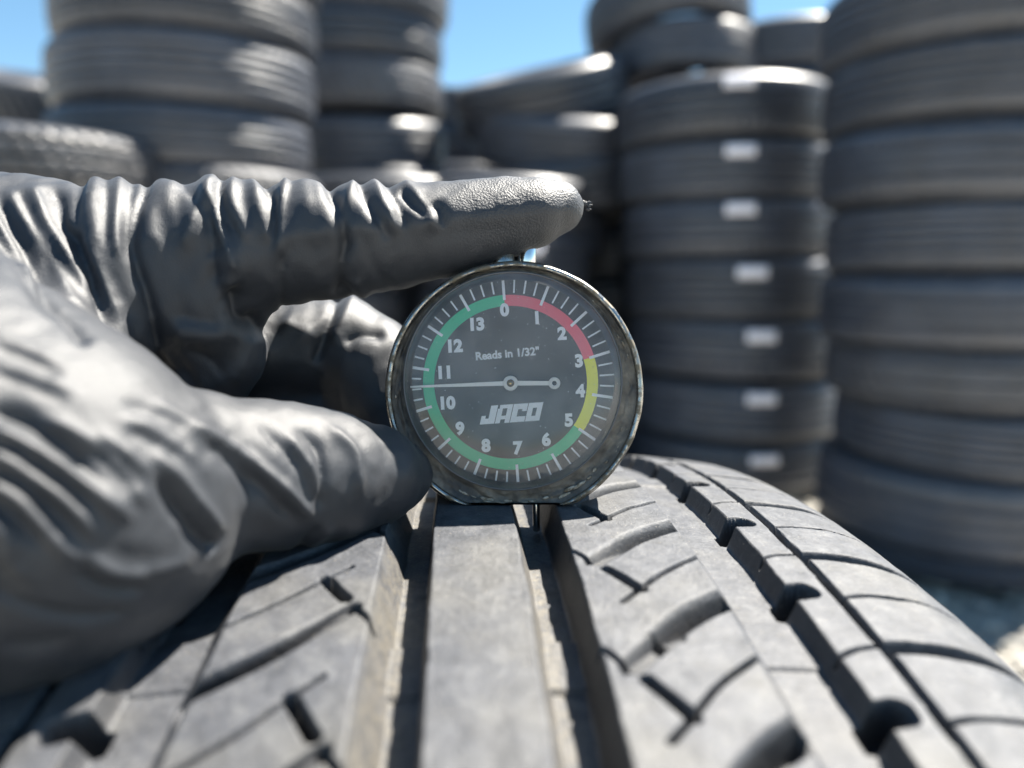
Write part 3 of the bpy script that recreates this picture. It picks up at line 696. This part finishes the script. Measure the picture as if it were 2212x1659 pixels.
dI = np.minimum(chain_d(V, C_INDEX), chain_d(V, C_ROOT)); dT = np.minimum(chain_d(V, C_THUMB), chain_d(V, C_PALM2)+1.5); dM = np.minimum(chain_d(V, C_MID), chain_d(V, C_RING)); dW = chain_d(V, C_WEB)
zone = np.argmin(np.stack([dI, dT, dM, dW+1.0]), 0)
PX, PY, PD = to_px(V/1000)
N0 = vnormals(V, Q)
H = np.zeros(len(V))
def fold(zn, amp, wl, wr, pts, t0=0.22, t1=0.22, sm=True):
    """crease or ridge along a polyline; amp in mm, widths in photo pixels either side"""
    global H
    if 0 in zn: amp *= 0.82; wl *= 0.9; wr *= 0.9
    pts = smooth_line(pts, 5) if (sm and len(pts) > 2) else pts
    xs = [p[0] for p in pts]; ys = [p[1] for p in pts]; m_ = 3.2*max(wl, wr)
    sel = np.where(np.isin(zone, zn) & (PX > min(xs)-m_) & (PX < max(xs)+m_) & (PY > min(ys)-m_) & (PY < max(ys)+m_))[0]
    if not len(sel): return
    d, sd_, al = seg_dist(PX[sel], PY[sel], pts)
    wv = np.where(sd_ > 0, wr, wl)
    tp = sstep(0, t0, al+1e-3)*sstep(0, t1, 1-al+1e-3) if t0 > 0 else 1.0
    if t0 == 0: tp = sstep(0, t1, 1-al+1e-3)
    g_ = np.exp(-(d/wv)**2) if max(wl, wr) > 24 else np.exp(-1.25*(np.sqrt((d/wv)**2+0.10)-0.316))*np.exp(-(d/wv/2.6)**4)
    jit = 1+0.12*vnoise(PX[sel]/23, PY[sel]/23, 0*d, 71)
    H[sel] += amp*g_*tp*jit
def c4(p): return [(x*.3385, y*.3385+345.6) for x, y in p]
def c3(p): return [(x*.599, y*.599+334) for x, y in p]
def tb(p): return [(x*.4427, y*.4427+748.8) for x, y in p]
I_, T_, M_, WB = (0, 3), (1, 3), (2,), (0, 3)
# --- index finger and knuckle
fold(I_, 1.25, 60, 26, [(560, 508), (640, 504), (743, 492), (886, 482), (982, 468), (1100, 460), (1190, 448), (1262, 440)], .15, .1)
fold(I_, -2.2, 10, 14, c4([(330, 150), (385, 260), (400, 400), (490, 520), (560, 680), (640, 900), (720, 1100), (790, 1300)]), .08, .1)
fold(I_, 0.9, 18, 18, c4([(430, 190), (450, 350), (540, 520), (620, 700), (700, 900), (780, 1120), (830, 1300)]))
fold(I_, -1.5, 14, 9, c4([(520, 120), (488, 260), (485, 400), (510, 560)]), 0, .2)
fold(I_, 0.9, 16, 16, c4([(600, 90), (580, 250), (600, 400), (650, 560), (665, 640)]), 0, .3)
fold(I_, -1.0, 12, 8, c4([(680, 110), (690, 330), (668, 480), (670, 640)]), 0, .3)
fold(I_, 0.9, 14, 14, c4([(770, 100), (735, 280), (740, 450), (780, 640), (792, 720)]), 0, .3)
fold(I_, -1.1, 10, 10, c4([(850, 130), (830, 300), (800, 480), (795, 700)]), 0, .3)
fold(I_, -2.2, 10, 16, c4([(950, 110), (890, 300), (862, 440), (858, 560), (900, 720), (960, 900), (1005, 1100), (1040, 1390)]), 0, .08)
fold(I_, 1.0, 12, 10, c4([(900, 130), (860, 250), (840, 450), (850, 540)]), 0, .3)
fold(I_, 0.8, 28, 28, c4([(1040, 100), (1000, 250), (960, 420), (1000, 560), (1060, 640)]), 0, .3)
fold(I_, -1.0, 14, 10, c4([(1130, 90), (1200, 190), (1250, 270), (1230, 400)]), .1, .5)
fold(I_, 1.4, 18, 12, c4([(1310, 80), (1290, 220), (1230, 380), (1190, 520), (1265, 580)]), 0, .25)
fold(I_, -1.9, 22, 16, c4([(1350, 230), (1335, 360), (1350, 500), (1370, 700), (1385, 900)]), .15, .3)
fold(I_, 1.9, 10, 13, c4([(1400, 90), (1345, 200), (1370, 330), (1410, 460), (1470, 580), (1545, 760)]), 0, .18)
fold(I_, -1.3, 12, 12, c4([(1420, 120), (1400, 200), (1440, 340), (1500, 470), (1540, 560)]), .1, .3)
fold(I_, 1.1, 14, 10, c4([(1490, 100), (1470, 250), (1530, 390), (1590, 545)]), 0, .2)
fold(I_, 1.2, 16, 16, c4([(1600, 80), (1620, 180), (1650, 320), (1700, 470), (1715, 550)]), 0, .2)
fold(I_, -2.2, 12, 8, c4([(1660, 100), (1730, 210), (1752, 300), (1750, 450), (1735, 560)]), 0, .25)
fold(I_, 1.9, 7, 9, c4([(1840, 80), (1810, 200), (1785, 330), (1785, 500), (1790, 670)]), 0, .25)
fold(I_, -1.1, 5, 5, c4([(1800, 560), (1803, 760), (1800, 1010)]), .2, .1)
fold(I_, 1.0, 34, 34, c4([(1960, 80), (1950, 260), (1960, 420)]), 0, .4)
fold(I_, -2.6, 15, 9, c3([(1170, 60), (1195, 140), (1225, 200), (1238, 300), (1228, 400), (1222, 520)]), 0, .05)
fold(I_, 1.7, 12, 12, c3([(1290, 70), (1262, 150), (1235, 220), (1242, 300)]), 0, .4)
fold(I_, -1.7, 13, 7, c3([(1290, 100), (1330, 190), (1375, 260), (1420, 330)]), 0, .3)
fold(I_, 1.3, 12, 10, c3([(1345, 90), (1375, 160), (1405, 230), (1425, 300)]), 0, .25)
fold(I_, -1.3, 12, 7, c3([(1395, 110), (1430, 180), (1470, 290)]), 0, .25)
fold(I_, 1.3, 12, 10, c3([(1450, 90), (1500, 160), (1545, 230), (1585, 290)]), 0, .25)
fold(I_, -1.9, 14, 8, c3([(1440, 120), (1490, 180), (1535, 225), (1550, 250)]), .15, .25)
fold(I_, -1.5, 9, 9, c3([(1560, 170), (1590, 220), (1600, 270)]), .2, .3)
fold(I_, -0.9, 8, 8, c3([(1240, 470), (1260, 500), (1290, 530)]))
fold(I_, 1.0, 10, 10, c3([(1280, 440), (1300, 490), (1330, 520)]))
# diagonals over the web by the left edge
fold(WB+(1,), -1.7, 15, 9, c4([(0, 290), (60, 420), (170, 620), (300, 860), (440, 1030), (560, 1200)]), 0, .08)
fold(WB, 1.2, 16, 12, c4([(40, 160), (110, 300), (250, 520), (400, 800), (545, 1030)]), .1, .12)
fold(WB, -1.0, 12, 10, c4([(110, 180), (200, 380), (300, 620), (360, 820)]), .1, .3)
fold(WB, 1.1, 14, 12, c4([(190, 150), (300, 380), (450, 620), (545, 800), (560, 900)]), .1, .2)
fold(WB, -0.9, 12, 10, c4([(260, 160), (370, 400), (480, 560), (540, 640)]), .1, .3)
fold(WB+(1,), -1.2, 13, 10, c4([(-40, 450), (60, 600), (170, 760), (260, 900), (400, 1060)]), 0, .2)
fold(WB+(1,), 1.0, 14, 12, c4([(-40, 370), (60, 520), (180, 700), (300, 900)]), 0, .3)
# shaded underside: pinch and bulge below the finger
fold(I_, -3.2, 26, 18, c4([(1440, 830), (1500, 900), (1530, 1000), (1600, 1040), (1680, 1020)]), .12, .12)
fold(I_, 1.3, 30, 30, c4([(1030, 1060), (1250, 1110), (1450, 1110), (1600, 1080)]))
fold(I_, 1.6, 30, 26, c4([(1380, 560), (1440, 700), (1460, 840)]))
fold(I_, -1.0, 22, 22, c4([(1100, 980), (1300, 1040), (1420, 1050)]))
fold(I_, 1.0, 26, 26, c4([(1640, 1080), (1560, 1280), (1460, 1450)]))
fold(I_, -1.1, 20, 16, c4([(1150, 1200), (1350, 1290), (1420, 1420)]))
# middle finger
fold(M_, -1.6, 12, 10, c4([(2150, 880), (2120, 1000), (2050, 1180), (2000, 1320)]), 0, .2)
fold(M_, 1.2, 20, 16, c4([(2240, 900), (2180, 1020), (2100, 1200)]), 0, .3)
fold(M_, 1.0, 22, 20, c3([(1010, 600), (1090, 640), (1140, 670)]))
fold(M_, -1.3, 14, 12, c3([(1230, 690), (1300, 650), (1400, 650)]))
# --- thumb: long thin folds sweeping down to the pinch under its root
for amp, wl, wr, t0, t1, pts in (
    (-1.5, 17, 12, .05, .3, [(-60, 310), (90, 350), (240, 430), (390, 560), (540, 740)]),
    (1.35, 10, 15, .25, .15, [(130, 325), (330, 400), (480, 500), (600, 620), (690, 740), (720, 800)]),
    (-1.5, 16, 12, .3, .35, [(370, 425), (490, 530), (610, 650), (720, 790)]),
    (1.1, 10, 13, .3, .3, [(420, 390), (590, 500), (740, 620), (860, 740)]),
    (-1.9, 17, 13, .4, .02, [(640, 520), (770, 650), (880, 800), (960, 910), (1055, 990)]),
    (1.4, 10, 14, .35, .12, [(700, 480), (860, 630), (980, 770), (1045, 850), (1075, 930)]),
    (-1.0, 14, 12, .4, .35, [(860, 360), (1000, 470), (1130, 560), (1230, 690), (1262, 800)]),
    (1.7, 9, 15, .3, .1, [(760, 300), (1000, 430), (1180, 535), (1340, 650), (1460, 760), (1552, 855)]),
    (-1.3, 15, 10, .3, .35, [(1150, 560), (1290, 690), (1400, 815), (1480, 900)]),
    (-0.9, 9, 8, .3, .3, [(1230, 350), (1330, 450), (1420, 540), (1480, 640), (1510, 740)]),
    (-1.2, 9, 7, .3, .15, [(1420, 390), (1530, 470), (1562, 560), (1567, 680), (1550, 820)]),
    (1.0, 9, 14, .3, .2, [(1560, 350), (1640, 430), (1720, 500), (1750, 600), (1750, 760)]),
    (0.9, 8, 7, .3, .2, [(1370, 400), (1450, 500), (1530, 620), (1552, 760)]),
    (0.9, 12, 14, .3, .3, [(1640, 850), (1560, 920), (1490, 980)]),
    (-0.9, 10, 9, .3, .3, [(1560, 860), (1480, 960), (1420, 1010)]),
    (1.5, 10, 14, .1, .3, [(-60, 390), (130, 480), (320, 600), (500, 760), (690, 890)]),
    (1.5, 10, 14, .1, .3, [(-60, 500), (130, 620), (320, 760), (510, 975)]),
    (1.5, 10, 14, .1, .3, [(-60, 660), (90, 750), (230, 910), (420, 1080)]),
    (1.2, 10, 12, .1, .35, [(-60, 830), (30, 930), (90, 1050)]),
    (0.9, 9, 11, .3, .35, [(340, 590), (470, 680), (600, 790), (690, 870)]),
    (-1.2, 14, 10, .1, .4, [(-60, 440), (140, 550), (370, 710), (590, 880)]),
    (-1.2, 14, 10, .1, .4, [(-60, 580), (130, 690), (330, 860), (470, 1020)]),
    (-1.2, 14, 10, .1, .4, [(-60, 740), (90, 850), (270, 1040)]),
    (0.8, 10, 12, .2, .4, [(-60, 960), (60, 1080), (200, 1180)]), (-0.8, 10, 12, .2, .4, [(-60, 1030), (60, 1140), (180, 1220)]),
    (-1.7, 10, 8, .2, .25, [(370, 1060), (440, 1130), (530, 1175), (640, 1190), (740, 1172)]),
    (1.1, 12, 14, .3, .3, [(400, 1000), (510, 1085), (640, 1115), (780, 1090)]),
    (-1.6, 7, 8, 0, .15, [(-60, 1170), (130, 1260), (330, 1312), (520, 1312), (660, 1285)]),
    (0.9, 14, 16, .3, .3, [(700, 1110), (820, 1070), (960, 1030)]),
    (-0.9, 12, 12, .2, .3, [(0, 1440), (200, 1460), (400, 1400)]),
    (0.7, 10, 12, .2, .3, [(560, 330), (760, 420), (940, 540), (1060, 660)]), (-0.6, 10, 10, .2, .3, [(600, 390), (780, 480), (900, 580)]),
    (0.5, 9, 10, .3, .3, [(700, 250), (900, 340), (1080, 400)]), (-0.45, 10, 10, .3, .3, [(560, 260), (800, 350), (980, 420)]),
    (0.5, 10, 12, .2, .3, [(-60, 60), (200, 150), (420, 250)]), (-0.45, 10, 12, .2, .3, [(-60, 110), (180, 200), (380, 300)]),
    (0.5, 10, 12, .2, .3, [(-60, -60), (150, 20), (340, 100)]), (-0.5, 10, 12, .2, .3, [(-60, -20), (140, 60), (330, 150)])):
    fold(T_, amp, wl, wr, tb(pts), t0, t1)
# faint slack everywhere in the latex, stretched round the fingers
XI, YI, ZI = V[:, 0], V[:, 1], V[:, 2]
w_idx = (zone == 0)|(zone == 3)
xi = XI+0.35*(ZI-CAMH*1000)
H += np.where(w_idx, 0.34*vnoise(xi/3.2, YI/16, ZI/14, 51)*sstep(-13, -22, XI)+0.22*vnoise(xi/1.7, YI/9, ZI/9, 52)*sstep(-8, -18, XI), 0)
q1 = (XI+ZI-CAMH*1000)*0.707; q2 = (XI-(ZI-CAMH*1000))*0.707
H += np.where(zone == 1, (0.22+0.22*sstep(-45, -75, XI))*(0.5-np.abs(vnoise(q1/3.4, q2/24, YI/22, 53)))*1.6+0.14*vnoise(q1/1.8, q2/9, YI/9, 54), 0)
H += np.where(zone == 2, 0.3*vnoise(XI/3.0, YI/10, ZI/12, 55), 0)
H += 0.07*vnoise(XI/1.3, YI/1.3, ZI/1.3, 56)+0.12*vnoise((XI-ZI)/2.2, YI/6, (XI+ZI)/7, 58)
off = PX < -60
H += np.where(off, 1.1*vnoise((XI+ZI*0.6)/7, YI/26, ZI/22, 57), 0)
e_ = np.vstack([Q[:, [0, 1]], Q[:, [1, 2]], Q[:, [2, 3]], Q[:, [3, 0]]]); e_ = np.vstack([e_, e_[:, ::-1]]); dg = np.maximum(np.bincount(e_[:, 0], minlength=len(V)), 1)
for _ in range(2): H = 0.5*H+0.5*np.bincount(e_[:, 0], H[e_[:, 1]], len(V))/dg
V2 = V+N0*H[:, None]
V2 = relax(V2, Q, 1, 0.35)
# keep the glove out of the gauge and off the tyre's crown
tip = sstep(900, 1040, PX)*((zone == 0))*sstep(0.0, 0.5, N0[:, 2]*0+1)
glove_me = mesh_np('glove', V2/1000, Q)
at = glove_me.attributes.new('texture_tip', 'FLOAT', 'POINT'); at.data.foreach_set('value', (0.15+0.85*tip).astype(np.float32)*0.28)
# forearm inside the cuff, outside the picture
C_ARM = chain([(-1350, 935, 137, 270), (-2600, 1100, 140, 380), (-4200, 1300, 145, 470)])
Va, Qa = build_skin([C_ARM], [1], (-470, 60, CAMH*1000-150), (-180, 215, CAMH*1000+30), 4.0, 1)
M_SLEEVE = simple('arm_skin', (0.33, 0.19, 0.13), 0.5)
person = link('person', mesh_np('person', Va/1000, Qa), None, M_SLEEVE)
tag(person, 'hand in a wrinkled black glove, forefinger pressing the top of the gauge', 'person')
link('glove', glove_me, person, M_GLOVE)
# scrap of torn latex at the fingertip
bm = bmesh.new()
for i in range(7):
    a = rng.uniform(0, 6.28); p = W(1262+rng.uniform(-3, 10), 440+rng.uniform(-6, 16), .1545); r = 0.00035*rng.uniform(.5, 1)
    m = bmesh.ops.create_icosphere(bm, subdivisions=1, radius=r)
    for v in m['verts']: v.co = Vector((v.co.x*rng.uniform(1, 3), v.co.y*rng.uniform(.6, 1.3), v.co.z*rng.uniform(.8, 2)))+p
me = bpy.data.meshes.new('torn_scrap'); bm.to_mesh(me); bm.free()
link('torn_scrap', me, bpy.data.objects['glove'], M_GLOVE)
